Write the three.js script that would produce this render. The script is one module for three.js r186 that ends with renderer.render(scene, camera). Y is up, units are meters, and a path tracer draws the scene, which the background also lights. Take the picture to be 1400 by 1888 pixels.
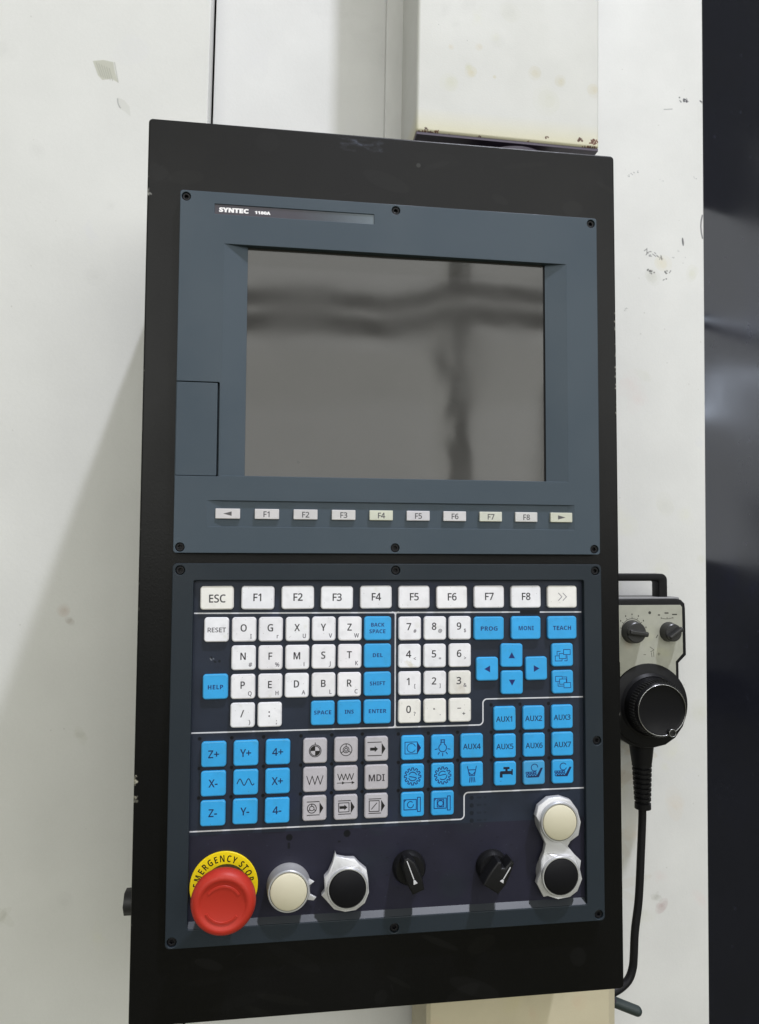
import * as THREE from 'three';
import { mergeGeometries, toCreasedNormals } from 'three/addons/utils/BufferGeometryUtils.js';
import { RoundedBoxGeometry } from 'three/addons/geometries/RoundedBoxGeometry.js';
import { RectAreaLightUniformsLib } from 'three/addons/lights/RectAreaLightUniformsLib.js';

// ------------------------------------------------------------------ camera, light, exposure
// Lengths below are millimetres (K turns them into metres). The control panel's front lies in z = 0,
// x to the right, y up, the camera half a metre in front of it.
const K = 0.001, R = Math.PI / 180;
const scene = new THREE.Scene();
scene.background = new THREE.Color().setRGB(0.31, 0.315, 0.275);
const camera = new THREE.PerspectiveCamera(71.162, 759 / 1024, 0.02, 60);
camera.position.set(-77.09 * K, -72.06 * K, 492.45 * K);
camera.up.set(-0.0121, 0.99862, 0.05111);
camera.lookAt(camera.position.clone().add(new THREE.Vector3(0.13262, 0.05227, -0.98979)));
const renderer = new THREE.WebGLRenderer({ antialias: true });
renderer.setSize(759, 1024);
renderer.toneMapping = THREE.LinearToneMapping;
renderer.toneMappingExposure = 1;
renderer.shadowMap.enabled = true;
RectAreaLightUniformsLib.init();

const MACHINE_ROLL = -0.0125;          // the machine's sheet metal hangs a little out of true with the panel

// ------------------------------------------------------------------ helpers
let seed = 7;
const rnd = () => { seed = (seed * 1664525 + 1013904223) >>> 0; return seed / 4294967296; };
const rr = (a, b) => a + (b - a) * rnd();
const taken = {};
function numbered(n) { const k = taken[n] = (taken[n] ?? -1) + 1; return k ? `${n}_${String(k).padStart(3, '0')}` : n; }
const rgb = (r, g, b) => new THREE.Color().setRGB(r, g, b);
function std(r, g, b, rough, o = {}) { return new THREE.MeshStandardMaterial({ color: rgb(r, g, b), roughness: rough, ...o }); }
function thing(name, label, category, pos = [0, 0, 0], o = {}) {
  const g = new THREE.Group(); g.name = numbered(name); scene.add(g);
  g.position.set(pos[0] * K, pos[1] * K, pos[2] * K);
  g.userData = { label, category };
  if (o.group) g.userData.group = o.group;
  if (o.machine) g.rotation.z = MACHINE_ROLL;
  return g;
}
function part(name, geo, mat, parent, pos = [0, 0, 0], label) {
  geo.scale(K, K, K);
  const m = new THREE.Mesh(geo, mat); m.name = name; m.castShadow = m.receiveShadow = true;
  m.position.set(pos[0] * K, pos[1] * K, pos[2] * K);
  parent.add(m);
  if (label) m.userData.label = label;
  return m;
}
function again(src, parent, pos, label) {      // the same geometry again, at another place
  const m = src.clone(); parent.add(m); m.position.set(pos[0] * K, pos[1] * K, pos[2] * K);
  if (label) m.userData.label = label; else delete m.userData.label;
  return m;
}
function rrShape(x0, y0, x1, y1, r = 0, S = THREE.Shape) {
  const s = new S();
  if (!r) { s.moveTo(x0, y0); s.lineTo(x1, y0); s.lineTo(x1, y1); s.lineTo(x0, y1); s.closePath(); return s; }
  s.moveTo(x0 + r, y0); s.lineTo(x1 - r, y0); s.absarc(x1 - r, y0 + r, r, -Math.PI / 2, 0);
  s.lineTo(x1, y1 - r); s.absarc(x1 - r, y1 - r, r, 0, Math.PI / 2);
  s.lineTo(x0 + r, y1); s.absarc(x0 + r, y1 - r, r, Math.PI / 2, Math.PI);
  s.lineTo(x0, y0 + r); s.absarc(x0 + r, y0 + r, r, Math.PI, Math.PI * 1.5);
  return s;
}
const circle = (x, y, r) => { const p = new THREE.Path(); p.absarc(x, y, r, 0, Math.PI * 2); return p; };
function polyShape(pts) { const s = new THREE.Shape(); pts.forEach(([x, y], i) => i ? s.lineTo(x, y) : s.moveTo(x, y)); s.closePath(); return s; }
function extr(shape, z0, z1, bevel = 0, seg = 2, curve = 6) {
  const g = new THREE.ExtrudeGeometry(shape, { depth: z1 - z0 - 2 * bevel, bevelEnabled: bevel > 0, bevelThickness: bevel, bevelSize: bevel, bevelOffset: -bevel, bevelSegments: seg, curveSegments: curve });
  g.translate(0, 0, z0 + bevel); return g;
}
function lathe(pts, seg = 48, crease = 0.5) {         // profile of [radius, z], turned round +z
  const g = new THREE.LatheGeometry(pts.map(([r, z]) => new THREE.Vector2(Math.max(r, 0.0001), z)), seg);
  g.rotateX(Math.PI / 2); return toCreasedNormals(g, crease);
}
function box(x0, y0, z0, x1, y1, z1, r = 0) {
  const g = r ? new RoundedBoxGeometry(x1 - x0, y1 - y0, z1 - z0, 3, r) : new THREE.BoxGeometry(x1 - x0, y1 - y0, z1 - z0);
  g.translate((x0 + x1) / 2, (y0 + y1) / 2, (z0 + z1) / 2); return g;
}
function merge(list) { return mergeGeometries(list.map((g) => { const h = g.index ? g.toNonIndexed() : g; for (const k of Object.keys(h.attributes)) if (!['position', 'normal', 'uv'].includes(k)) h.deleteAttribute(k); return h; })); }
function planar(g, x0, y0, x1, y1) {
  const p = g.attributes.position, uv = new Float32Array(p.count * 2);
  for (let i = 0; i < p.count; i++) { uv[i * 2] = (p.getX(i) - x0) / (x1 - x0); uv[i * 2 + 1] = (p.getY(i) - y0) / (y1 - y0); }
  g.setAttribute('uv', new THREE.BufferAttribute(uv, 2)); return g;
}
function tri(pts) {                                    // flat-shaded triangles / quads from corner lists
  const v = []; for (const q of pts) { for (let i = 1; i + 1 < q.length; i++) v.push(...q[0], ...q[i], ...q[i + 1]); }
  const g = new THREE.BufferGeometry(); g.setAttribute('position', new THREE.Float32BufferAttribute(v, 3));
  g.setAttribute('uv', new THREE.Float32BufferAttribute(new Float32Array(v.length / 3 * 2), 2)); g.computeVertexNormals(); return g;
}
// value noise, smooth, tiling with period n
function noiseField(w, h, cells, oct = 4, s0 = 1) {
  let s = s0 * 7919 >>> 0; const rn = () => { s = (s * 1664525 + 1013904223) >>> 0; return s / 4294967296; };
  const out = new Float32Array(w * h); let amp = 1, tot = 0, cx = cells, cy = Math.max(1, Math.round(cells * h / w));
  for (let o = 0; o < oct; o++) {
    const gr = new Float32Array(cx * cy).map(rn);
    for (let y = 0; y < h; y++) { const fy = y / h * cy, iy = Math.floor(fy), ty = fy - iy, sy = ty * ty * (3 - 2 * ty), a = (iy % cy) * cx, b = ((iy + 1) % cy) * cx;
      for (let x = 0; x < w; x++) { const fx = x / w * cx, ix = Math.floor(fx), tx = fx - ix, sx = tx * tx * (3 - 2 * tx), i0 = ix % cx, i1 = (ix + 1) % cx;
        out[y * w + x] += amp * ((gr[a + i0] * (1 - sx) + gr[a + i1] * sx) * (1 - sy) + (gr[b + i0] * (1 - sx) + gr[b + i1] * sx) * sy); } }
    tot += amp; amp *= 0.55; cx *= 2; cy *= 2;
  }
  for (let i = 0; i < out.length; i++) out[i] /= tot; return out;
}
function dataTex(w, h, f, srgb = false) {
  const d = new Uint8Array(w * h * 4); for (let i = 0; i < w * h; i++) { const c = f(i); d[i * 4] = c[0]; d[i * 4 + 1] = c[1]; d[i * 4 + 2] = c[2]; d[i * 4 + 3] = 255; }
  const t = new THREE.DataTexture(d, w, h); t.magFilter = THREE.LinearFilter; t.minFilter = THREE.LinearFilter; t.wrapS = t.wrapT = THREE.RepeatWrapping; if (srgb) t.colorSpace = THREE.SRGBColorSpace; t.needsUpdate = true; return t;
}
function canvas(w, h) { const c = document.createElement('canvas'); c.width = w; c.height = h; return [c, c.getContext('2d')]; }
function canvasTex(c) { const t = new THREE.CanvasTexture(c); t.colorSpace = THREE.SRGBColorSpace; t.magFilter = THREE.LinearFilter; return t; }
function grain(ctx, w, h, amount, cells, s, fine = 3) {      // blotches and a fine speckle over what is drawn
  const n = noiseField(w, h, cells, 5, s), im = ctx.getImageData(0, 0, w, h), d = im.data;
  for (let i = 0; i < w * h; i++) { const k = 1 + (n[i] - 0.5) * amount, q = (rnd() - 0.5) * fine; for (let c = 0; c < 3; c++) d[i * 4 + c] = Math.max(0, Math.min(255, d[i * 4 + c] * k + q)); }
  ctx.putImageData(im, 0, 0);
}
const peelN = noiseField(256, 256, 40, 3, 3);
const peel = dataTex(256, 256, (i) => { const v = peelN[i] * 255; return [v, v, v]; });
const smearN = noiseField(512, 512, 5, 6, 5);
const smearRough = (lo, hi) => dataTex(512, 512, (i) => { const t = THREE.MathUtils.clamp((smearN[i] - 0.3) / 0.4, 0, 1), v = (lo + (hi - lo) * t) * 255; return [v, v, v]; });

// ------------------------------------------------------------------ light of the workshop
{
  const lampPos = [1400, 4900, 1600];
  const t = thing('ceiling_lamp', 'square workshop ceiling lamp high above the machine, outside the picture', 'lamp', lampPos);
  t.lookAt(0, 0, 0);
  part('lamp_housing', box(-170, -170, -120, 170, 170, -6, 20), std(0.3, 0.3, 0.3, 0.5), t);
  part('lamp_diffuser', box(-125, -125, -8, 125, 125, -2, 2), std(0.9, 0.9, 0.9, 0.5, { emissive: rgb(1, 1, 1), emissiveIntensity: 6 }), t);
  const l = new THREE.RectAreaLight(new THREE.Color().setRGB(0.95, 0.97, 1.1), 2150, 0.19, 0.19);
  l.position.copy(t.position).add(new THREE.Vector3(-1.4, -4.9, -1.6).setLength(0.004)); l.lookAt(0, 0, 0); scene.add(l);
}
{ // the long bright window behind the photographer; the dark screen mirrors it
  const w = thing('workshop_window', 'long bright workshop window facing the machine, mirrored in the dark screen', 'window', [800, 1600, 4500]);
  part('window_pane', box(-4200, -1550, 0, 4200, 1550, 20), std(0.8, 0.8, 0.8, 0.6, { emissive: rgb(1, 1, 1), emissiveIntensity: 0.2 }), w);
  const l = new THREE.RectAreaLight(new THREE.Color().setRGB(1, 1.0, 0.94), 2.4, 8.4, 3.1);
  l.position.set(0.8, 1.6, 4.49); l.lookAt(0.8, 1.6, 0); scene.add(l);
  const dark = std(0.2, 0.2, 0.2, 0.7);
  const beam = (y, h, name, label) => { const b = thing(name, label, 'beam', [700, y, 4200]); b.rotation.z = 2.9 * R; part('beam', box(-6000, -h / 2, -40, 6000, h / 2, 40, 8), dark, b); };
  beam(1635, 92, 'window_beam', 'upper dark rail across the workshop window, mirrored in the screen');
  beam(1463, 112, 'window_beam', 'lower dark rail across the workshop window, mirrored in the screen');
  const p = thing('window_post', 'dark upright post under the rails, mirrored in the screen', 'post', [1100, 0, 4200]);
  part('post', box(-66, -1200, -40, 66, 1470, 40, 8), std(0.55, 0.55, 0.53, 0.7), p);
  part('upper_bar', box(-90, 1640, -30, -10, 3200, 30, 8), std(0.2, 0.2, 0.2, 0.7), p);
  part('upper_bar', box(22, 1640, -30, 50, 3200, 30, 8), std(0.2, 0.2, 0.2, 0.7), p);
  const c = thing('workshop_cabinet', 'grey cabinet standing before the window, mirrored at the screen edge', 'cabinet', [1925, -200, 4000]);
  part('cabinet_body', box(-270, -1000, -150, 270, 1250, 150, 15), std(0.55, 0.55, 0.54, 0.7), c);
  for (const [x, y, tilt, len, lum, lab] of [[3600, 1010, 7, 1800, 16, 'lower'], [3700, 1790, 12, 1500, 7, 'upper']]) {
    const u = thing('tube_lamp', `${lab} thin fluorescent tube before the window, mirrored in the dark door`, 'lamp', [x, y, 4150]); u.rotation.z = tilt * R;
    part('tube', box(-len / 2, -30, -14, len / 2, 30, 14, 6), std(0.9, 0.9, 0.9, 0.5, { emissive: rgb(0.85, 0.92, 1), emissiveIntensity: 2 }), u);
    const l = new THREE.RectAreaLight(new THREE.Color().setRGB(0.85, 0.92, 1), lum, len * K, 0.06); l.position.set(x * K, y * K, 4.13); l.rotation.set(0, 0, tilt * R); scene.add(l);
  }
  const f = part('floor', box(-9000, -1330, -9000, 9000, -1300, 9000), std(0.15, 0.145, 0.085, 0.8), scene);
  f.name = 'floor'; f.userData = { kind: 'structure' };
}

// ------------------------------------------------------------------ machine sheet metal
function paintSheet(x0, y0, x1, y1, ppm, base, draw, amount, s) {
  const w = Math.round((x1 - x0) * ppm), h = Math.round((y1 - y0) * ppm), [c, g] = canvas(w, h);
  g.fillStyle = base; g.fillRect(0, 0, w, h);
  grain(g, w, h, amount, 6, s, 3);
  g.setTransform(ppm, 0, 0, -ppm, -x0 * ppm, y1 * ppm); draw(g); g.setTransform(1, 0, 0, 1, 0, 0);
  return canvasTex(c);
}
const blot = (g, x, y, rx, ry, col, a) => { for (let i = 5; i > 0; i--) { g.globalAlpha = a / 3; g.fillStyle = col; g.beginPath(); g.ellipse(x + rr(-0.2, 0.2) * rx, y + rr(-0.2, 0.2) * ry, rx * i / 5, ry * i / 5, rr(0, 3), 0, 7); g.fill(); } g.globalAlpha = 1; };
const speck = (g, x, y, n, spread, col = '#2a2a2e', a = 0.8, max = 1) => { g.fillStyle = col; g.globalAlpha = a; for (let i = 0; i < n; i++) { g.beginPath(); g.ellipse(x + rr(-spread, spread), y + rr(-spread, spread) * 0.6, rr(0.3, max), rr(0.25, max * 0.7), rr(0, 3), 0, 7); g.fill(); } g.globalAlpha = 1; };
const sheetRough = smearRough(0.36, 0.52);
const sheetPeel = peel.clone(); sheetPeel.repeat.set(4, 12); sheetPeel.needsUpdate = true;
const sheetMat = (map) => new THREE.MeshStandardMaterial({ map, roughness: 1, roughnessMap: sheetRough, bumpMap: sheetPeel, bumpScale: 0.00005 });

{ // left sheet
  const map = paintSheet(-520, -620, -150, 620, 1.6, '#d5d5d2', (g) => {
    g.fillStyle = '#b4b3a6'; g.globalAlpha = 0.85; g.beginPath(); [[-260, 370], [-251, 372], [-242, 371], [-240, 361], [-237, 352], [-243, 355], [-251, 353], [-255, 357]].forEach(([x, y], i) => i ? g.lineTo(x, y) : g.moveTo(x, y)); g.fill();
    g.strokeStyle = '#8f8f86'; g.lineWidth = 0.7; g.globalAlpha = 0.6; g.beginPath(); for (let i = 0; i < 6; i++) { g.moveTo(-257 + i * 2.3, 369 - i * 0.8); g.lineTo(-252 + i * 2, 356 - i * 0.6); } g.moveTo(-241, 371); g.lineTo(-237, 352); g.stroke();
    g.fillStyle = '#c9c9c4'; g.globalAlpha = 0.8; g.beginPath(); [[-237, 338], [-231, 336], [-226, 330], [-225, 321], [-230, 325], [-235, 328]].forEach(([x, y], i) => i ? g.lineTo(x, y) : g.moveTo(x, y)); g.fill();
    g.strokeStyle = '#777'; g.beginPath(); g.moveTo(-237, 337); g.quadraticCurveTo(-237, 331, -234, 328); g.stroke(); g.globalAlpha = 1;
    blot(g, -266, -131, 6, 6, '#a58d7c', 0.22); blot(g, -260, -139, 3, 5, '#8a7a70', 0.25); blot(g, -247, -238, 9, 4, '#8f8d80', 0.15); blot(g, -303, -389, 12, 4, '#9a9488', 0.2);
    for (let i = 0; i < 26; i++) blot(g, rr(-480, -160), rr(-560, 420), rr(3, 14), rr(3, 20), '#a8a694', rr(0.02, 0.07));
    speck(g, -190, -376, 5, 5, '#55524a', 0.6, 1.3); speck(g, -265, -230, 2, 10, '#777', 0.6, 0.7);
    for (let i = 0; i < 20; i++) speck(g, rr(-450, -155), rr(-500, 420), 1, 3, '#8b8a80', 0.35, 0.8);
  }, 0.05, 11);
  const t = thing('wall_panel', 'pale painted machine sheet left of the seam with a torn tape scrap', 'wall panel', [0, 0, 0], { machine: true });
  part('sheet', planar(box(-900, -1300, -200, -156, 900, -170, 1.2), -520, -620, -150, 620), sheetMat(map), t);
  const s2 = paintSheet(-152, -620, 130, 620, 1.6, '#d4d4d3', (g) => { for (let i = 0; i < 14; i++) blot(g, rr(-140, 40), rr(250, 520), rr(5, 18), rr(20, 60), '#b8b8b0', rr(0.02, 0.05)); speck(g, -12, 335, 3, 6, '#998', 0.4, 0.7); }, 0.05, 12);
  const u = thing('wall_panel', 'pale machine sheet between the dark seam and the support arm', 'wall panel', [0, 0, 0], { machine: true });
  part('sheet', planar(box(-154, -1300, -214, 120, 900, -195, 0.8), -152, -620, 130, 620), sheetMat(s2), u);
  part('seam_backing', box(-175, -1300, -235, -130, 900, -216), std(0.01, 0.01, 0.01, 0.9), u);
  part('side_fold', box(13, 240, -195.4, 60, 900, -188, 1), sheetMat(s2), u);
}
{ // column right of the panel, with scratches
  const map = paintSheet(120, -620, 362, 620, 1.64, '#d5d5d3', (g) => {
    speck(g, 336, 414, 14, 4.5, '#33333a', 0.85, 1.5); speck(g, 341, 413, 4, 2, '#33333a', 0.8, 1); speck(g, 357, 415, 6, 2.5, '#33333a', 0.8, 1.1); speck(g, 282, 331, 4, 3, '#55555a', 0.7, 1); speck(g, 275, 326, 5, 4, '#55555a', 0.6, 0.9);
    speck(g, 349, 330, 3, 2, '#66666a', 0.6, 0.9); speck(g, 311, 324, 3, 2.5, '#88888a', 0.5, 0.9);
    g.strokeStyle = '#55555a'; g.lineWidth = 0.6; g.globalAlpha = 0.7; g.beginPath(); g.moveTo(314, 401.5); g.lineTo(324, 403); g.stroke();
    g.beginPath(); g.moveTo(357.6, 290); g.quadraticCurveTo(353.5, 277, 357.6, 264); g.lineWidth = 1.5; g.strokeStyle = '#3a3a40'; g.stroke();
    g.fillStyle = '#3c3c40'; g.globalAlpha = 0.8; g.beginPath(); g.ellipse(335, 259, 1, 4.5, 0.1, 0, 7); g.fill(); speck(g, 329, 249, 3, 2, '#666', 0.6, 0.8);
    g.globalAlpha = 0.7; g.lineWidth = 0.7; g.strokeStyle = '#4a4a4c'; for (let i = 0; i < 16; i++) { const x = rr(293, 311), y = 246 - (x - 293) * 0.35; g.beginPath(); g.moveTo(x, y + rr(-3, 4)); g.lineTo(x + rr(-4, 5), y + rr(-5, 2)); g.stroke(); }
    g.globalAlpha = 1; speck(g, 299, 224, 12, 4, '#3a3a3c', 0.8, 1.5); speck(g, 318, 225, 8, 4, '#4a4a4a', 0.75, 1.3); speck(g, 314, 217, 4, 2.5, '#444', 0.7, 1); speck(g, 330, 238, 4, 8, '#777', 0.5, 0.8);
    blot(g, 312, 233, 9, 10, '#c9c19a', 0.25); blot(g, 300, 219, 10, 8, '#a9a79c', 0.2); blot(g, 345, 225, 10, 6, '#c6c2b0', 0.25);
    speck(g, 270, 183, 6, 4, '#8a8a88', 0.5, 0.9); for (let i = 0; i < 30; i++) speck(g, rr(255, 356), rr(-420, 440), 1, 3, '#8a8880', 0.45, 0.8);
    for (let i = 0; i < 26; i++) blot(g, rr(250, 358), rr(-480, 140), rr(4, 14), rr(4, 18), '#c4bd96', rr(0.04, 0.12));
    blot(g, 308, -424, 9, 5, '#9c7d78', 0.3); blot(g, 303, -414, 3, 7, '#8d8a84', 0.3); blot(g, 262, -300, 9, 30, '#a88f74', 0.26); blot(g, 256, -400, 5, 44, '#b0a07c', 0.22); blot(g, 254, -350, 6, 30, '#a08a6a', 0.2); blot(g, 285, -270, 5, 20, '#a38a68', 0.3);  // stains; the tan blots below the pendant also paint in its shade
  }, 0.05, 13);
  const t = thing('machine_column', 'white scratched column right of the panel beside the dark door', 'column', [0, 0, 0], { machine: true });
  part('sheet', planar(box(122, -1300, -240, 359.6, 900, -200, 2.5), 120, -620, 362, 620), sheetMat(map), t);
}
{ // dark glossy door at the right
  const [c, g] = canvas(512, 1024); g.fillStyle = '#13141c'; g.fillRect(0, 0, 512, 1024);
  for (let i = 0; i < 60; i++) blot(g, rr(0, 512), rr(0, 1024), rr(8, 40), rr(3, 30), i % 2 ? '#191c28' : '#0d0d13', 0.12);
  grain(g, 512, 1024, 0.25, 9, 21, 4);
  speck(g, 160, 560, 2, 20, '#c8c8d8', 0.8, 1.4); for (let i = 0; i < 260; i++) speck(g, rr(0, 200), rr(0, 1024), 1, 2, i % 3 ? '#3c4050' : '#08080c', 0.5, 1.1);
  const t = thing('machine_door', 'dark blue black glossy door at the right edge of the picture', 'door', [0, 0, 0], { machine: true });
  const m = new THREE.MeshPhysicalMaterial({ map: canvasTex(c), roughness: 1, roughnessMap: smearRough(0.06, 0.15), specularIntensity: 0.7, specularColor: rgb(0.86, 0.9, 1) });
  // a large sheet, a little buckled, so what it mirrors runs in bent streaks
  const s = new THREE.PlaneGeometry(640, 2000, 80, 200), p = s.attributes.position;
  for (let i = 0; i < p.count; i++) { const x = p.getX(i), y = p.getY(i); p.setZ(i, 1.8 * Math.sin(x / 70 + y / 260) + 2.5 * Math.sin(y / 95 + x / 150) * Math.exp(-(((y - 250) / 420) ** 2)) + 0.35 * Math.sin(y / 21 + x / 60)); }
  s.computeVertexNormals(); s.translate(681, -100, -214);
  part('door_sheet', s, m, t); part('door_core', box(361.5, -1100, -240, 1001, 900, -219), std(0.02, 0.02, 0.025, 0.6), t);
}
{ // support arm above the panel
  const map = paintSheet(20, 270, 210, 640, 3, '#cfcfcb', (g) => {
    for (const [x, y, r, a] of [[79, 352, 6, .28], [76, 357, 4, .2], [138, 358, 7, .26], [161, 352, 6, .26], [193, 348, 7, .22], [100, 350, 2, .3], [60, 373, 3, .18], [86, 376, 4, .18], [150, 335, 14, .08], [60, 340, 9, .12]]) blot(g, x, y, r, r * 0.9, '#b8ad86', a);
    const gr = g.createLinearGradient(0, 292, 0, 316); gr.addColorStop(0, 'rgba(206,198,150,0.6)'); gr.addColorStop(1, 'rgba(216,208,170,0)'); g.fillStyle = gr; g.fillRect(20, 280, 190, 40);
    speck(g, 39, 296.5, 8, 1.6, '#3a2218', 0.9, 1.3); speck(g, 48, 295, 8, 1.5, '#5a3420', 0.8, 1); speck(g, 148, 299, 6, 1.8, '#4a3020', 0.9, 1.1); speck(g, 181, 300, 10, 2.6, '#4a2a1c', 0.9, 1.5); speck(g, 193, 299, 26, 4.2, '#5a3020', 0.85, 1.5);
    for (let x = 29; x < 200; x += 1.1) { const e = x < 48 || x > 182 ? 0.9 : 0.06; if (rnd() < e) speck(g, x, 294, 2, 1.1, rnd() < .5 ? '#5c3a2a' : '#3e2420', 0.8, 1.2); }
    for (let i = 0; i < 14; i++) blot(g, rr(40, 190), rr(380, 460), rr(3, 9), rr(3, 12), '#bcb89e', rr(.03, .09));
    speck(g, 60, 385, 2, 20, '#777', .5, .5);
  }, 0.05, 14);
  const t = thing('support_arm', 'off white support arm above the panel with rust along its lower edge', 'arm', [0, 0, 0], { machine: true });
  part('arm_body', planar(box(29.6, 293.5, -194, 198.2, 1400, -105, 3), 20, 270, 210, 640), sheetMat(map), t);
  const dk = std(0.05, 0.04, 0.065, 0.4);
  part('underside', box(30.4, 291.6, -168, 197.4, 293.9, -106), std(0.07, 0.055, 0.085, 0.5), t);
  part('swivel_flange', lathe([[0, -9], [36, -9], [38, -7], [38, 0], [30, 3], [24, 6], [22, 60]], 48).rotateX(-Math.PI / 2), dk, t, [122, 284, -135]);
}
{ // bracket under the panel
  const map = paintSheet(20, -640, 220, -380, 3, '#c2b99f', (g) => { for (let i = 0; i < 10; i++) blot(g, rr(40, 200), rr(-480, -440), rr(4, 14), rr(3, 8), '#a89a78', rr(.04, .1)); }, 0.06, 15);
  const t = thing('lower_bracket', 'cream bracket right under the bottom edge of the black panel', 'bracket', [0, 0, 0], { machine: true });
  const s = new THREE.Shape(); [[50, -170], [216, -170], [216, -112], [207, -104], [53, -104], [50, -107]].forEach(([x, y], i) => i ? s.lineTo(x, y) : s.moveTo(x, y)); s.closePath();
  const g = new THREE.ExtrudeGeometry(s, { depth: 500, bevelEnabled: true, bevelSize: 1.5, bevelThickness: 1.5, bevelOffset: -1.5, bevelSegments: 2 });
  g.rotateX(Math.PI / 2); // shape y -> z, depth -> -y
  g.translate(0, -396, 0);
  part('bracket_body', planar(g, 20, -640, 220, -380), sheetMat(map), t);
  const v = thing('cable_stub', 'short dark cable end poking out beside the cream bracket', 'cable', [0, 0, 0], { machine: true });
  const cv = new THREE.CatmullRomCurve3([[205, -472, -160], [222, -477, -152], [240, -484, -150], [255, -489.5, -148]].map((q) => new THREE.Vector3(...q)));
  part('cable_sheath', merge([new THREE.TubeGeometry(cv, 20, 4.6, 14), new THREE.SphereGeometry(4.6, 14, 10).translate(255, -489.5, -148)]), std(0.02, 0.03, 0.03, 0.5), v);
  const c2 = new THREE.CatmullRomCurve3([[208, -462, -160], [218, -468, -150], [228, -476, -148], [236, -482, -150]].map((q) => new THREE.Vector3(...q)));
  part('wire', new THREE.TubeGeometry(c2, 16, 3, 10), std(0.03, 0.025, 0.035, 0.5), v);
}

// ------------------------------------------------------------------ the control panel
const PANEL = thing('control_panel', 'black machine control panel with blank screen, key field and emergency stop', 'control panel');
// --- enclosure
{
  const [c, g] = canvas(1024, 1800);
  const X = (x) => (x + 175) / 345 * 1024, Y = (y) => (228 - y) / 614 * 1800;
  g.fillStyle = '#070708'; g.fillRect(0, 0, 1024, 1800); grain(g, 1024, 1800, 0.3, 7, 31, 5);
  const chip = (x, y, n, s, col = '#b9b8ae') => { g.fillStyle = col; for (let i = 0; i < n; i++) { g.globalAlpha = rr(.5, 1); g.beginPath(); g.ellipse(X(x + rr(-s, s) * .5), Y(y + rr(-s, s)), rr(.8, 3.2), rr(.8, 4), rr(0, 3), 0, 7); g.fill(); } g.globalAlpha = 1; };
  g.globalAlpha = .1; g.fillStyle = '#9ea2c0'; for (let i = 0; i < 40; i++) { g.beginPath(); g.ellipse(X(rr(-40, -10)), Y(rr(214, 223)), rr(2, 14), rr(1, 4), rr(-.4, .4), 0, 7); g.fill(); } g.globalAlpha = .35; g.fillStyle = '#8a8a86'; g.beginPath(); g.ellipse(X(17), Y(207), 5, 5, 0, 0, 7); g.fill(); g.globalAlpha = 1;
  for (let i = 0; i < 26; i++) { g.globalAlpha = rr(.02, .06); g.fillStyle = '#a6a6a0'; g.beginPath(); g.ellipse(X(rr(-173, 167)), Y(rnd() < .5 ? rr(180, 224) : rr(-380, -336)), rr(10, 60), rr(4, 22), rr(-.5, .5), 0, 7); g.fill(); } g.globalAlpha = 1;
  chip(-171.5, 173, 7, 2.6, '#8e8e8a'); chip(-172.3, -226, 16, 4, '#a8a595'); chip(-172, -237, 8, 3, '#8c8a7c');
  for (let y = 30; y < 110; y += 3) if (rnd() < .6) chip(166.9, y + rr(-2, 2), 2, 1, '#97958c');
  for (let i = 0; i < 14; i++) chip(rnd() < .5 ? -173 : 167, rr(-370, 210), 1, 1, '#6c6a66');
  for (let i = 0; i < 24; i++) { g.globalAlpha = rr(.04, .1); g.strokeStyle = '#9a98a4'; g.lineWidth = rr(.5, 1.4); const x = rr(0, 1024), y = rnd() < .6 ? rr(0, 160) : rr(1640, 1800); g.beginPath(); g.moveTo(x, y); g.lineTo(x + rr(-30, 30), y + rr(-24, 24)); g.stroke(); } g.globalAlpha = 1;
  const map = canvasTex(c);
  const boxPeel = peel.clone(); boxPeel.repeat.set(8, 14); boxPeel.needsUpdate = true;
  const s = rrShape(-173.2, -383.5, 167.2, 226, 3);
  const m = new THREE.MeshPhysicalMaterial({ map, roughness: 1, roughnessMap: smearRough(0.32, 0.44), specularIntensity: 0.42, bumpMap: boxPeel, bumpScale: 0.00004 });
  part('enclosure', planar(extr(s, -168, -6, 1.2, 3, 6), -175, -386, 170, 228), m, PANEL);
  // clamp nut at the left side
  const nut = merge([new THREE.CylinderGeometry(9, 9, 13, 6).rotateZ(Math.PI / 2), new THREE.CylinderGeometry(5, 5, 6, 20).rotateZ(Math.PI / 2).translate(6, 0, 0)]);
  part('side_nut', nut, std(0.02, 0.02, 0.022, 0.5), PANEL, [-181, -328, -60]);
}
const plateBump = peel.clone(); plateBump.repeat.set(0.12, 0.12); plateBump.needsUpdate = true;   // plates carry uv in millimetres
const rough1 = smearRough(0.42, 0.6); rough1.repeat.set(0.004, 0.004);
function plateMat(r, g, b) { return new THREE.MeshPhysicalMaterial({ color: rgb(r, g, b), roughness: 1, roughnessMap: rough1, bumpMap: plateBump, bumpScale: 0.00003, specularIntensity: 0.5 }); }
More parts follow.
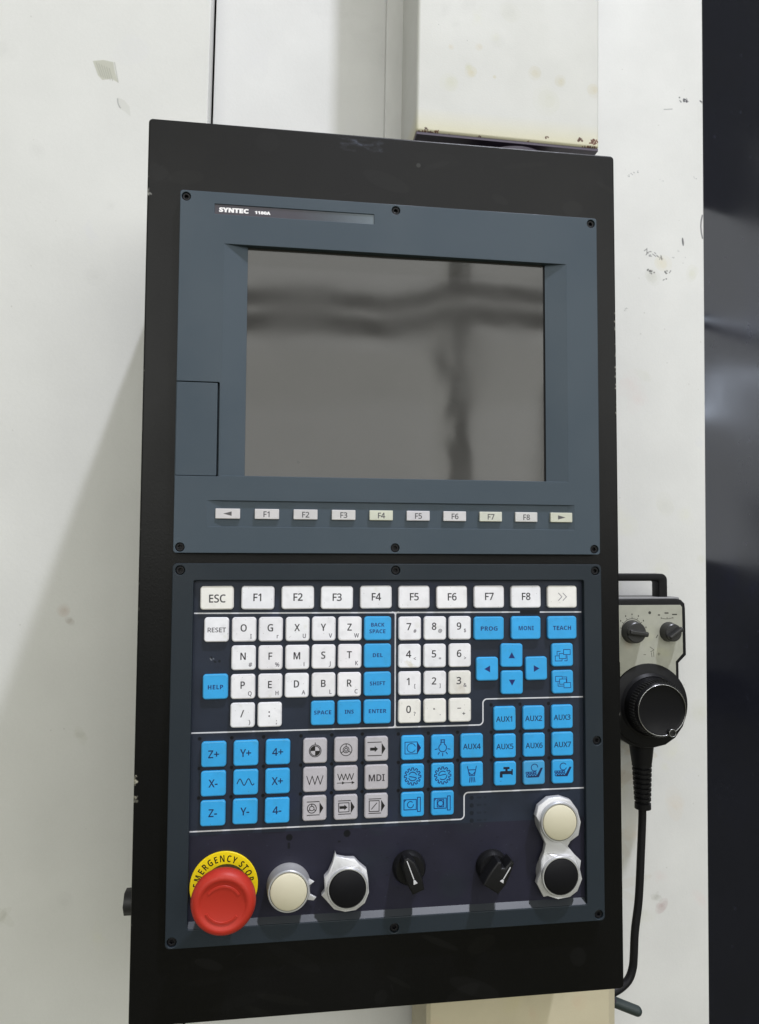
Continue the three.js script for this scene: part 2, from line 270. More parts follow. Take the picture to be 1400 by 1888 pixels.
const M = {
  upper: plateMat(0.056, 0.077, 0.099), lower: plateMat(0.018, 0.0255, 0.034),
  screw: new THREE.MeshPhysicalMaterial({ color: rgb(0.008, 0.008, 0.01), roughness: 0.4, specularIntensity: 0.4 }), hole: std(0.006, 0.006, 0.007, 0.7),
  chrome: std(0.62, 0.62, 0.63, 0.36, { metalness: 0.6 }), foil: std(0.62, 0.62, 0.64, 0.4, { metalness: 0.35 }),
  blackPlastic: new THREE.MeshPhysicalMaterial({ color: rgb(0.008, 0.008, 0.009), roughness: 0.4, specularIntensity: 0.5 }), blackCap: new THREE.MeshPhysicalMaterial({ color: rgb(0.006, 0.006, 0.008), roughness: 0.5, specularIntensity: 0.35 }),
  red: new THREE.MeshPhysicalMaterial({ color: rgb(0.43, 0.026, 0.014), roughness: 0.48, specularIntensity: 0.7 }),
  cream: std(0.62, 0.58, 0.44, 0.35), white: std(0.75, 0.75, 0.74, 0.5),
};
// --- screw head: countersink ring and hex socket
function screwGeo() {
  const hex = new THREE.Shape(); hex.absarc(0, 0, 2.7, 0, Math.PI * 2); const h = new THREE.Path(); for (let i = 0; i < 6; i++) { const a = i * Math.PI / 3; i ? h.lineTo(1.45 * Math.cos(a), 1.45 * Math.sin(a)) : h.moveTo(1.45, 0); } h.closePath(); hex.holes.push(h);
  const head = new THREE.ExtrudeGeometry(hex, { depth: 1.6, bevelEnabled: true, bevelSize: 0.25, bevelThickness: 0.25, bevelOffset: -0.25, bevelSegments: 2, curveSegments: 16 }); head.translate(0, 0, -2.8);
  return merge([head, lathe([[0, -3.2], [3.4, -3.2], [3.4, -2.4]], 24)]);
}
let screw0;
function screws(list, parent) { for (const [x, y] of list) { if (!screw0) { screw0 = part('screw', screwGeo(), M.screw, parent, [x, y, 0]); } else again(screw0, parent, [x, y, 0]).rotation.z = rr(0, 1); } }
const screwsU = [[-146, 169.3], [-0.4, 169.4], [145.6, 169.4], [-145.7, -71.2], [0, -71], [145.7, -71.2]];
const screwsL = [[-145.2, -86.6], [0.5, -86.6], [146.2, -86.8], [-146.2, -207.2], [146.2, -207.4], [-146, -328], [0.6, -328], [146.3, -328]];

// --- display unit: plate with the screen recess, key channel, name recess and card door notch
const sc = { x0: -121.5, x1: 126, y0: -22.6, y1: 137.6, s0: -104, s1: 111.2, d: 3.9 };
const ch = { x0: -128, x1: 130.5, y0: -57.2, y1: -39.6, s0: -119, s1: 126, d: 1.7 };
let displayUnit, keypadUnit;
{
  const s = new THREE.Shape();   // outline with the notch of the card door
  const x0 = -150, x1 = 150, y0 = -75, y1 = 173.7, r = 2;
  s.moveTo(x0 + r, y0); s.lineTo(x1 - r, y0); s.absarc(x1 - r, y0 + r, r, -Math.PI / 2, 0); s.lineTo(x1, y1 - r); s.absarc(x1 - r, y1 - r, r, 0, Math.PI / 2); s.lineTo(x0 + r, y1); s.absarc(x0 + r, y1 - r, r, Math.PI / 2, Math.PI);
  s.lineTo(x0, 41.2); s.lineTo(-122.6, 41.2); s.absarc(-122.6, 40, 1.2, Math.PI / 2, 0, true); s.lineTo(-121.4, -23.2); s.lineTo(x0, -23.2);
  s.lineTo(x0, y0 + r); s.absarc(x0 + r, y0 + r, r, Math.PI, Math.PI * 1.5);
  const door = -119.6; // the screen recess starts just right of the notch
  s.holes.push(rrShape(door, sc.y0, sc.x1, sc.y1, 0, THREE.Path), rrShape(ch.x0, ch.y0, ch.x1, ch.y1, 0, THREE.Path), rrShape(-126.8, 158.3, -16.1, 165.4, 0.4, THREE.Path));
  for (const [x, y] of screwsU) s.holes.push(circle(x, y, 3.1));
  const plate = extr(s, -6, 0, 0.3, 2, 10);
  const ramps = (q, x0) => [
    tri([[[x0 - 0.5, q.y0, 0.012], [q.s0, q.y0, -q.d], [q.s0, q.y1, -q.d], [x0 - 0.5, q.y1, 0.012]], [[q.s1, q.y0, -q.d], [q.x1 + 0.5, q.y0, 0.012], [q.x1 + 0.5, q.y1, 0.012], [q.s1, q.y1, -q.d]]])];
  const floor = tri([[[ch.s0, ch.y0, -ch.d], [ch.s1, ch.y0, -ch.d], [ch.s1, ch.y1, -ch.d], [ch.s0, ch.y1, -ch.d]]]);
  const g = merge([plate, ...ramps(sc, door), ...ramps(ch, ch.x0), floor]);
  planar(g, 0, 0, 1, 1);
  displayUnit = part('display_unit', g, M.upper, PANEL);
  // screen: a glossy film that is not quite flat
  const W = sc.s1 - sc.s0, H = sc.y1 - sc.y0 + 1, sg = new THREE.PlaneGeometry(W - 1.4, H, 120, 60), p = sg.attributes.position;
  const key = [[-104, 0], [-80, 0.4], [-55, 0.2], [-30, -2.8], [-5, -5], [15, -2.5], [40, 4], [58, 5], [80, 2.8], [112, 0.2]];
  const dev = (x) => { let i = 0; while (i < key.length - 2 && x > key[i + 1][0]) i++; const [a, b] = [key[i], key[i + 1]], t = THREE.MathUtils.clamp((x - a[0]) / (b[0] - a[0]), 0, 1), sm = t * t * (3 - 2 * t); return a[1] + (b[1] - a[1]) * sm; };
  for (let i = 0; i < p.count; i++) { const x = p.getX(i) + (sc.s0 + sc.s1 - 1.4) / 2, y = p.getY(i) + (sc.y0 + sc.y1) / 2; p.setZ(i, (y - 98) * 0.00113 * dev(x) * (y < 75 ? Math.exp(-(((y - 75) / 30) ** 2)) : 1) * 0.9 + 0.012 * Math.sin(x / 4.1 + 2 * Math.sin(y / 9)) * Math.exp(-(((x - 42) / 14) ** 2)) * (y < 70 ? 1 : 0)); }
  sg.computeVertexNormals();
  sg.translate((sc.s0 + sc.s1 - 1.4) / 2, (sc.y0 + sc.y1) / 2, -sc.d - 0.5);
  const [c, k] = canvas(1024, 768); k.fillStyle = '#393836'; k.fillRect(0, 0, 1024, 768); grain(k, 1024, 768, 0.1, 6, 41, 4);
  for (let i = 0; i < 60; i++) speck(k, rr(0, 1024), rr(0, 768), 1, 3, '#8a8a88', 0.18, 1.6); speck(k, 175, 715, 5, 5, '#222', 0.6, 3);
  for (let i = 0; i < 9; i++) blot(k, 705 + rr(-22, 22), rr(380, 740), rr(8, 16), rr(18, 40), i % 2 ? '#303030' : '#565654', 0.12);  // patchy streak of the mirrored post, painted into the film colour
  part('screen', sg, new THREE.MeshStandardMaterial({ map: canvasTex(c), roughness: 1, roughnessMap: smearRough(0.06, 0.1) }), displayUnit);
  part('screen_gap', box(sc.s0 - 1, sc.y0 - 2, -5.9, sc.s1 + 1, sc.y1 + 3, -5.2), M.hole, displayUnit);
  part('soft_key_backing', box(ch.x0 - 1, ch.y0 - 1, -5.8, ch.x1 + 1, ch.y1 + 1, -4.8), M.hole, displayUnit);
  // card door in its notch
  const dg = merge([extr(rrShape(-149.8, -22.9, -122.7, 40.7, 0.8), -6, -0.25, 0.3, 2, 4), box(-151, -24, -6.2, -121, 42, -5.9)]);
  planar(dg, 0, 0, 1, 1); part('card_door', dg, M.upper, displayUnit);
  // name strip
  const [nc, n] = canvas(1024, 66); const gr = n.createLinearGradient(0, 0, 1024, 0); gr.addColorStop(0, '#2c2735'); gr.addColorStop(0.5, '#2f2c3a'); gr.addColorStop(0.72, '#3a444f'); gr.addColorStop(1, '#5d6a74'); n.fillStyle = gr; n.fillRect(0, 0, 1024, 66);
  grain(n, 1024, 66, 0.12, 30, 43, 6);
  n.fillStyle = '#f4f2f4'; n.textBaseline = 'alphabetic';
  const wide = (t, x, y, size, w) => { n.save(); n.font = `bold ${size}px sans-serif`; const m = n.measureText(t).width; n.translate(x, y); n.scale(w / m, 1); n.fillText(t, 0, 0); n.lineWidth = size * 0.09; n.strokeStyle = '#f4f2f4'; n.strokeText(t, 0, 0); n.restore(); };
  wide('SYNTEC', 27, 47, 38, 186); wide('1180A', 252, 46, 25, 98);
  const ng = planar(tri([[[-127.5, 157.6, -0.7], [-15.4, 157.6, -0.7], [-15.4, 166, -0.7], [-127.5, 166, -0.7]]]), -126.8, 158.3, -16.1, 165.4);
  part('name_strip', ng, new THREE.MeshStandardMaterial({ map: canvasTex(nc), roughness: 0.4 }), displayUnit);
  screws(screwsU, displayUnit);
}

// --- key legends: one atlas, a cell of 25 x 18 mm for each key
const PX = 8, CW = 200, CH = 144, [atlas, A] = canvas(2048, 2048);
A.fillStyle = '#888'; A.fillRect(0, 0, 2048, 2048);
let cell = 0;
function legendCell(bg, draw) {
  const col = cell % 10, row = Math.floor(cell / 10); cell++;
  const cx = col * CW + CW / 2, cy = row * CH + CH / 2;
  A.save(); A.beginPath(); A.rect(col * CW, row * CH, CW, CH); A.clip();
  A.fillStyle = bg; A.fillRect(col * CW, row * CH, CW, CH);
  A.translate(cx, cy); A.scale(PX, PX); A.lineCap = 'round'; A.lineJoin = 'round'; draw(A); A.restore();
  return [cx, cy];
}
function keyUV(g, [cx, cy]) { const p = g.attributes.position, uv = new Float32Array(p.count * 2); for (let i = 0; i < p.count; i++) { uv[i * 2] = (cx + p.getX(i) * PX) / 2048; uv[i * 2 + 1] = 1 - (cy - p.getY(i) * PX) / 2048; } g.setAttribute('uv', new THREE.BufferAttribute(uv, 2)); return g; }
function text(g, t, x, y, cap, col, o = {}) {   // cap = height of a capital in mm, x/y = centre
  g.save(); g.translate(x, y); g.font = `${o.bold ? 'bold ' : ''}${cap / 0.714}px sans-serif`; g.fillStyle = col; g.textAlign = 'center'; g.textBaseline = 'alphabetic'; g.globalAlpha = o.a ?? 1;
  const w = g.measureText(t).width; if (o.w) g.scale(o.w / w, 1); g.fillText(t, 0, cap / 2); if (!o.bold) { g.lineWidth = cap * 0.045; g.strokeStyle = col; g.strokeText(t, 0, cap / 2); } g.restore();
}
const ink = '#262329', sub = '#55525a', navy = '#08193f', mid = '#0b2c68';
const WHITE = '#f0f0f6', BLUE = '#2ea8ea', GREY = '#bcb9c0';
const keyMat = new THREE.MeshStandardMaterial({ roughness: 0.42 });
const keyList = [];
const KEYS = (x, y, w, h, bg, draw, label) => keyList.push({ x, y, w, h, bg, draw, label });
const big = (t, s) => (g) => { text(g, t, -0.3, -1.2, 4.5, ink); if (s) text(g, s, 4.6, 4.2, 2.7, sub); };
const num = (t, s) => (g) => { text(g, t, -0.7, -1.2, 4.8, ink); if (s) text(g, s, 3.6, 1.9, 2.4, sub); };
// row of function keys
['ESC', 'F1', 'F2', 'F3', 'F4', 'F5', 'F6', 'F7', 'F8', '>>'].forEach((t, i) => KEYS(-120.8 + 26.94 * i, -105.2, 22.1, 15.8, i === 9 || i === 0 ? '#eeedea' : WHITE,
  t === '>>' ? (g) => { g.strokeStyle = '#77747c'; g.lineWidth = 0.5; for (const x of [-2.8, 0.6]) { g.beginPath(); g.moveTo(x, -2.6); g.lineTo(x + 2.6, 0); g.lineTo(x, 2.6); g.stroke(); } } : (g) => text(g, t, 0, 0, t === 'ESC' ? 5.0 : 4.9, ink), `white key marked ${t}`));
const lx = [-120.8, -102.75, -84.8, -66.8, -48.85, -31], ly = [-126.6, -145.5, -164.5, -183.5];
KEYS(lx[0], ly[0], 16.3, 16.4, WHITE, (g) => text(g, 'RESET', 0, 0, 2.9, '#3c3a42', { w: 12.4, a: .9 }), 'white key marked RESET');
[['O', 'I'], ['G', 'r'], ['X', 'U'], ['Y', 'V'], ['Z', 'W']].forEach(([a, b], i) => KEYS(lx[i + 1], ly[0], 16.2, 16.4, WHITE, big(a, b), `white key marked ${a}`));
[['N', '#'], ['F', '%'], ['M', 'i'], ['S', 'J'], ['T', 'K']].forEach(([a, b], i) => KEYS(lx[i + 1], ly[1], 16.2, 16.4, WHITE, big(a, b), `white key marked ${a}`));
[['P', 'Q'], ['E', 'H'], ['D', 'A'], ['B', 'L'], ['R', 'C']].forEach(([a, b], i) => KEYS(lx[i + 1], ly[2], 16.2, 16.4, WHITE, big(a, b), `white key marked ${a}`));
KEYS(lx[1], ly[3], 16.2, 16.4, WHITE, big('/', ')'), 'white key marked with a slash'); KEYS(lx[2], ly[3], 16.2, 16.4, WHITE, big(':', ';'), 'white key marked with a colon');
const blueWord = (t, w, cap = 2.6) => (g) => text(g, t, 0, 0, cap, mid, { w, bold: 1 });
KEYS(-11.7, ly[0], 18.9, 16.4, BLUE, (g) => { text(g, 'BACK', -0.2, -2.2, 2.5, mid, { w: 9.6, bold: 1 }); text(g, 'SPACE', -0.2, 2.2, 2.5, mid, { w: 11.6, bold: 1 }); }, 'blue key marked BACK SPACE');
KEYS(-11.7, ly[1], 18.9, 16.4, BLUE, blueWord('DEL', 7.4), 'blue key marked DEL'); KEYS(-11.7, ly[2], 18.9, 16.4, BLUE, blueWord('SHIFT', 11), 'blue key marked SHIFT'); KEYS(-11.7, ly[3], 18.9, 16.4, BLUE, blueWord('ENTER', 12.6), 'blue key marked ENTER');
KEYS(-121, ly[2], 16.6, 16.6, BLUE, blueWord('HELP', 10.6, 2.9), 'blue key marked HELP'); KEYS(-49.2, ly[3], 16.2, 16.4, BLUE, blueWord('SPACE', 12.2), 'blue key marked SPACE'); KEYS(-31, ly[3], 16.2, 16.4, BLUE, blueWord('INS', 6.4), 'blue key marked INS');
const nx = [10.75, 28.7, 46.5], ny = [-126.95, -145.85, -164.7, -183.7];
[[['7', '#'], ['8', '@'], ['9', '$']], [['4', '<'], ['5', '='], ['6', '>']], [['1', '['], ['2', ']'], ['3', '&']], [['0', '?'], ['·', '.'], ['-', '+']]].forEach((r, j) => r.forEach(([a, b], i) => KEYS(nx[i], ny[j], 15.9, 16.3, j === 3 || (j === 2 && i === 2) ? '#ecebe8' : WHITE, (g) => {
  if (a === '-') { g.fillStyle = ink; g.fillRect(-2, -1.6, 2.6, .5); text(g, '+', 2.6, 2.2, 3, ink); } else num(a, b)(g);
  if (j === 2 && i === 2) { blot(g, 0, 4, 7, 3.4, '#b9a99a', .25); }
  if (j === 1 && i === 0) blot(g, 0, 6, 5, 1.6, '#a89a70', .25);
}, a === '·' ? 'white key marked with a dot' : a === '-' ? 'white key marked minus and plus' : `white key marked ${a}`)));
['PROG', 'MONI', 'TEACH'].forEach((t, i) => KEYS([67.5, 94.6, 121.6][i], -127.3, 21.8, 16.2, BLUE, blueWord(t, [13, 11.6, 14][i], 3), `blue key marked ${t}`));
const arrow = (a) => (g) => { g.rotate(a); g.fillStyle = '#10246a'; g.beginPath(); g.moveTo(0, -2.2); g.lineTo(2.3, 2); g.lineTo(-2.3, 2); g.closePath(); g.fill(); };
KEYS(84.1, -146.4, 16.2, 16.5, BLUE, arrow(0), 'blue key with an arrow up'); KEYS(66.2, -155.6, 16, 16.4, BLUE, arrow(-Math.PI / 2), 'blue key with an arrow left'); KEYS(102.3, -155.8, 16, 16.4, BLUE, arrow(Math.PI / 2), 'blue key with an arrow right'); KEYS(84.1, -165.4, 16.2, 16.5, BLUE, arrow(Math.PI), 'blue key with an arrow down');
const line = (g, pts, close) => { g.beginPath(); pts.forEach(([x, y], i) => i ? g.lineTo(x, y) : g.moveTo(x, y)); if (close) g.closePath(); g.stroke(); };
const pages = (up) => (g) => { g.strokeStyle = mid; g.lineWidth = .45; const r = (x, y) => { g.fillStyle = BLUE; g.fillRect(x, y, 5, 3.6); g.strokeRect(x, y, 5, 3.6); }; if (up) { r(-5.4, 0.6); r(-2.4, -1); r(.8, -3.8); line(g, [[-4, 0], [-4, -2.6], [-1.6, -2.6]]); line(g, [[1.4, 4.2], [3.4, 4.2], [3.4, .6]]); } else { r(-5.4, -4); r(-2.4, -2); r(.8, .6); line(g, [[-3.6, .4], [-3.6, 3], [.2, 3]]); line(g, [[.4, -3.4], [3, -3.4], [3, .2]]); } };
KEYS(121.7, -146.6, 16, 16.4, BLUE, pages(true), 'blue key with pages going up'); KEYS(121.7, -165.8, 16, 16.4, BLUE, pages(false), 'blue key with pages going down');
// machine keys, right block
const ax3 = [79, 100.15, 121.25], ay3 = [-190.4, -209.4, -228.6];
const aux = (n) => [(g) => text(g, `AUX${n}`, 0, 0, 3.6, navy, { w: 12.6, a: .92 }), `blue key marked AUX${n}`];
[1, 2, 3].forEach((n, i) => KEYS(ax3[i], ay3[0], 16, 16.6, BLUE, ...aux(n))); [5, 6, 7].forEach((n, i) => KEYS(ax3[i], ay3[1], 16, 16.6, BLUE, ...aux(n)));
KEYS(ax3[0], ay3[2], 16, 16.6, BLUE, (g) => { g.fillStyle = '#0a1430'; g.fillRect(-1.4, -4.6, 4.4, 1.5); g.fillRect(0, -4.2, 1.6, 3); g.fillRect(-3.6, -1.8, 8.6, 2.2); g.fillRect(-4, -1.2, 2, 3.8); g.fillRect(4.4, -3, 1, 4); text(g, '--', -3.4, 4.8, 1.4, navy); }, 'blue key with a tap symbol');
const chipIcon = (flip) => (g) => { g.strokeStyle = mid; g.fillStyle = '#0f2350'; g.lineWidth = .55; g.beginPath(); g.arc(.3, -3.6, 2.4, flip ? .4 : 1, flip ? 5.6 : 6.2); g.stroke(); for (let i = 0; i < 4; i++) { g.strokeRect(-6 + i * 1.9, -.6, 1.6, 1.2); g.beginPath(); g.arc(-5 + i * 2, 2, .8, 0, 7); g.stroke(); } g.beginPath(); g.moveTo(-4.6, 3.2); g.lineTo(3.4, 3.2); g.lineTo(6.4, -3.2); g.lineTo(4.9, -3.4); g.lineTo(2, 1.6); g.lineTo(1.6, 2.2); g.lineTo(-4.6, 2.2); g.closePath(); g.fill(); };
KEYS(ax3[1], ay3[2], 16, 16.6, '#3f9fd6', chipIcon(false), 'blue key with a chip conveyor turning one way'); KEYS(ax3[2], ay3[2], 16, 16.6, BLUE, chipIcon(true), 'blue key with a chip conveyor turning the other way');
// middle block
const bx = [13.05, 34.15, 55], by = [-208.75, -228.1, -247];
const pent = (g, x, col) => { g.fillStyle = col; g.beginPath(); g.moveTo(x, -4); g.lineTo(x + 2.6, 0); g.lineTo(x, 4); g.closePath(); g.fill(); };
KEYS(bx[0], by[0], 16.2, 16.6, BLUE, (g) => { g.strokeStyle = mid; g.lineWidth = .5; g.strokeRect(-5.4, -4, 8.6, 8); g.beginPath(); g.arc(-1, 0, 3, .5, 5.9); g.stroke(); pent(g, 3.2, '#0c1c50'); }, 'blue key with a turning arrow in a box');
KEYS(bx[1], by[0], 16.2, 16.6, BLUE, (g) => { g.strokeStyle = mid; g.lineWidth = .6; g.beginPath(); g.arc(0, .4, 2.7, -1, Math.PI + 1); g.stroke(); line(g, [[-1.3, -1.8], [-1, -5]]); line(g, [[1.3, -1.8], [1, -5]]); line(g, [[-1.4, -5], [1.4, -5]]); line(g, [[-1.3, -3.4], [1.3, -3.4]]); for (const a of [.2, .9, 1.57, 2.2, 2.95]) line(g, [[3.8 * Math.cos(a), .4 + 3.8 * Math.sin(a)], [5.4 * Math.cos(a), .4 + 5.4 * Math.sin(a)]]); }, 'blue key with a light bulb');
KEYS(bx[2], by[0], 16.2, 16.6, BLUE, ...aux(4));
const gear = (k) => (g) => { g.strokeStyle = mid; g.lineWidth = .6; const n = 12, p = []; for (let i = 0; i < n; i++) for (const [o, r] of [[-.32, 4.4], [-.2, 5.8], [.2, 5.8], [.32, 4.4]]) { const a = (i + o) / n * Math.PI * 2; p.push([r * Math.cos(a), r * Math.sin(a)]); } line(g, p, true); g.beginPath(); g.arc(0, 0, 2.9, k, k + 2.2); g.stroke(); g.beginPath(); g.arc(0, 0, 2.9, k + Math.PI, k + Math.PI + 2.2); g.stroke(); line(g, [[-2.2, 0], [2.2, k ? .8 : -.8]]); };
KEYS(bx[0], by[1], 16.2, 16.6, BLUE, gear(.5), 'blue key with a toothed wheel'); KEYS(bx[1], by[1], 16.2, 16.6, BLUE, gear(0), 'blue key with a second toothed wheel');
KEYS(bx[2], by[1], 16.2, 16.6, BLUE, (g) => { g.strokeStyle = mid; g.lineWidth = .55; line(g, [[-3.2, -5.4], [-1.8, 1], [1.8, 1], [3.2, -5.4]]); line(g, [[-2.6, -3], [2.6, -3]]); g.beginPath(); g.arc(0, -1.6, 1.8, .2, 2.9); g.stroke(); for (const x of [-1.4, -.4, .6, 1.6]) line(g, [[x, 2.2], [x * 1.3, 5.4]]); }, 'blue key with a nozzle');
const spin = (k) => (g) => { g.strokeStyle = mid; g.lineWidth = .55; g.strokeRect(-6, -3.4, 8.6, 6.8); g.strokeRect(3.4, -4.8, 2, 9.6); line(g, [[-6, -1.8], [-4.6, -3.4]]); if (k) { g.beginPath(); g.arc(-1.5, 0, 2.1, 0, 5.4); g.stroke(); } else { g.beginPath(); g.arc(-1.5, 0, 1.9, 0, 7); g.stroke(); g.strokeRect(-3.8, -2.4, 4.6, 4.8); } };
KEYS(bx[0], by[2], 16.2, 16.6, BLUE, spin(true), 'blue key with a turning spindle'); KEYS(bx[1], by[2], 16.2, 16.6, BLUE, spin(false), 'blue key with a stopped spindle');
// axis keys
const jx = [-121.25, -100.15, -79.05], jy = [-208.7, -227.9, -247.15];
const axis = (t) => [(g) => text(g, t, 0, .2, 4.9, '#0f2450', { a: .95 }), `blue key marked ${t}`];
['Z+', 'Y+', '4+'].forEach((t, i) => KEYS(jx[i], jy[0], 16.4, 16.7, BLUE, ...axis(t))); KEYS(jx[0], jy[1], 16.4, 16.7, BLUE, ...axis('X-')); KEYS(jx[2], jy[1], 16.4, 16.7, BLUE, ...axis('X+'));
KEYS(jx[1], jy[1], 16.4, 16.7, BLUE, (g) => { g.strokeStyle = '#0f2450'; g.lineWidth = .6; g.beginPath(); g.moveTo(-5.6, .6); for (let x = -5.6; x <= 5.6; x += .2) g.lineTo(x, -.2 - 2.1 * Math.sin((x + 5.2) * 1.12)); g.stroke(); }, 'blue key with a wave line');
['Z-', 'Y-', '4-'].forEach((t, i) => KEYS(jx[i], jy[2], 16.4, 16.7, BLUE, ...axis(t)));
// grey mode keys
const gx = [-54, -33.05, -12.05], gy = [-208.6, -227.65, -246.85], blk = '#141214';
const GK = (i, j, draw, label) => KEYS(gx[i], gy[j], 16.2, 16.6, GREY, (g) => { g.strokeStyle = blk; g.fillStyle = blk; g.lineWidth = .5; draw(g); }, label);
GK(0, 0, (g) => { g.lineWidth = .5; g.beginPath(); g.arc(0, 0, 4, 0, 7); g.stroke(); g.beginPath(); g.moveTo(0, 0); g.arc(0, 0, 3.2, Math.PI, Math.PI * 1.5); g.closePath(); g.moveTo(0, 0); g.arc(0, 0, 3.2, 0, Math.PI / 2); g.closePath(); g.fill(); g.beginPath(); g.arc(0, 0, 3.2, 0, 7); g.stroke(); line(g, [[0, -5.4], [0, -4]]); }, 'grey key with a reference point mark');
const wheel = (g, x, r) => { g.beginPath(); g.arc(x, 0, r, 0, 7); g.stroke(); g.beginPath(); g.arc(x, 0, r * .5, 0, 7); g.stroke(); for (const a of [-Math.PI / 2, .5, 2.6]) line(g, [[x + r * .5 * Math.cos(a), r * .5 * Math.sin(a)], [x + r * Math.cos(a), r * Math.sin(a)]]); };
GK(1, 0, (g) => { wheel(g, 0, 4); g.beginPath(); g.arc(0, 0, 1, 0, 7); g.stroke(); }, 'grey key with a handwheel');
const pointer = (g, h) => { g.beginPath(); g.moveTo(-2.8, -h); g.lineTo(.4, -h); g.lineTo(.4, -h * 2); g.lineTo(2.6, 0); g.lineTo(.4, h * 2); g.lineTo(.4, h); g.lineTo(-2.8, h); g.closePath(); g.fill(); };
GK(2, 0, (g) => { g.translate(-1.6, 0); pointer(g, 1); g.translate(1.6, 0); line(g, [[-6, -4.6], [3.4, -4.6]]); line(g, [[-6, 4.4], [3.4, 4.4]]); pent(g, 3.6, blk); }, 'grey key with a thick arrow');
const zig = (g, y, h, n, x0, x1) => { const p = []; for (let i = 0; i <= n; i++) p.push([x0 + (x1 - x0) * i / n, y + (i % 2 ? h : -h)]); line(g, p); };
GK(0, 1, (g) => zig(g, .4, 2.8, 6, -5.6, 5.4), 'grey key with a zigzag line'); GK(1, 1, (g) => { zig(g, -1, 2, 8, -5.6, 5.2); g.lineWidth = .4; line(g, [[-6, 3], [5, 3]]); g.beginPath(); g.moveTo(6, 3); g.lineTo(4, 2); g.lineTo(4, 4); g.moveTo(-.6, 3); g.lineTo(-2.6, 2); g.lineTo(-2.6, 4); g.fill(); }, 'grey key with a zigzag over arrows');
GK(2, 1, (g) => text(g, 'MDI', 0, 0, 4.4, ink), 'grey key marked MDI');
GK(0, 2, (g) => { line(g, [[-5, -4.4], [3.2, -4.4]]); line(g, [[-5, 4.4], [3.2, 4.4]]); wheel(g, -1.8, 3); pent(g, 3.4, blk); }, 'grey key with a small wheel in a box'); GK(1, 2, (g) => { line(g, [[-5, -4.4], [3.2, -4.4]]); line(g, [[-5, 4.4], [3.2, 4.4]]); g.strokeRect(-4.8, -3, 7, 6); g.translate(-1.4, 0); pointer(g, .9); g.translate(1.4, 0); pent(g, 3.4, blk); }, 'grey key with a framed thick arrow'); GK(2, 2, (g) => { line(g, [[-5, -4.8], [3.2, -4.8]]); line(g, [[-5, 4.8], [3.2, 4.8]]); g.strokeRect(-4.8, -3.6, 6.8, 7.2); line(g, [[-3.2, 2], [.4, -2]]); pent(g, 3.4, blk); }, 'grey key with a slash in a box');

function capGeo(w, h, z0, z1, r = 2.1, b = 0.75) { return extr(rrShape(-w / 2, -h / 2, w / 2, h / 2, r), z0, z1, b, 2, 3); }
const soft = ['◄', 'F1', 'F2', 'F3', 'F4', 'F5', 'F6', 'F7', 'F8', '►'].map((t, i) => {
  const bg = ['#c9c6c8', '#c9c6c8', '#c6c4c6', '#c9c7c8', '#cbcdbe', '#c9c7cc', '#cbc9cc', '#c9cabf', '#c9c8c8', '#c4c5b6'][i];
  return { x: -114.6 + 26.18 * i, uv: legendCell(bg, (g) => { if (i === 0 || i === 9) { g.fillStyle = '#4e4c4e'; const s = i ? 1 : -1; g.beginPath(); g.moveTo(3 * s, 0); g.lineTo(-2.6 * s, -1.5); g.lineTo(-2.6 * s, 1.5); g.closePath(); g.fill(); } else text(g, t, 0, 0, 3.8, '#3c3a40'); }), label: i === 0 ? 'pale soft key with an arrow left' : i === 9 ? 'pale soft key with an arrow right' : `pale soft key marked ${t}` };
});
const tinted = (hex) => { const c = new THREE.Color(hex), t = rr(0.94, 1.0), y = rr(0.975, 1); return '#' + [c.r * t, c.g * t * (0.5 + 0.5 * y) , c.b * t * y].map((v) => Math.round(255 * Math.pow(Math.min(1, v), 1 / 2.2)).toString(16).padStart(2, '0')).join(''); };
for (const k of keyList) k.uv = legendCell(tinted(k.bg), (g) => {
  k.draw(g); const [w, h] = [k.w / 2, k.h / 2];
  for (let i = 0; i < 3; i++) blot(g, rr(-w, w), rr(-h, h), rr(1, 4), rr(1, 3), '#77705e', rr(0.01, 0.05));
  for (let i = 0; i < 3; i++) speck(g, rr(-w, w), rr(-h, h), 1, 1, '#4a4640', 0.3, 0.22);
  g.strokeStyle = '#5a564c'; g.globalAlpha = 0.16; g.lineWidth = 0.7; g.strokeRect(-w + .5, -h + .5, k.w - 1, k.h - 1); g.globalAlpha = 1;   // grime along the rim
});
grain(A, 2048, 2048, 0.07, 40, 51, 3);
keyMat.map = canvasTex(atlas);
for (const k of soft) part('soft_key', keyUV(extr(rrShape(-8.2, -3.45, 8.2, 3.45, 0.5), -4, 0.1, 0.4, 2, 2), k.uv), keyMat, displayUnit, [k.x, -48.4, 0], k.label);

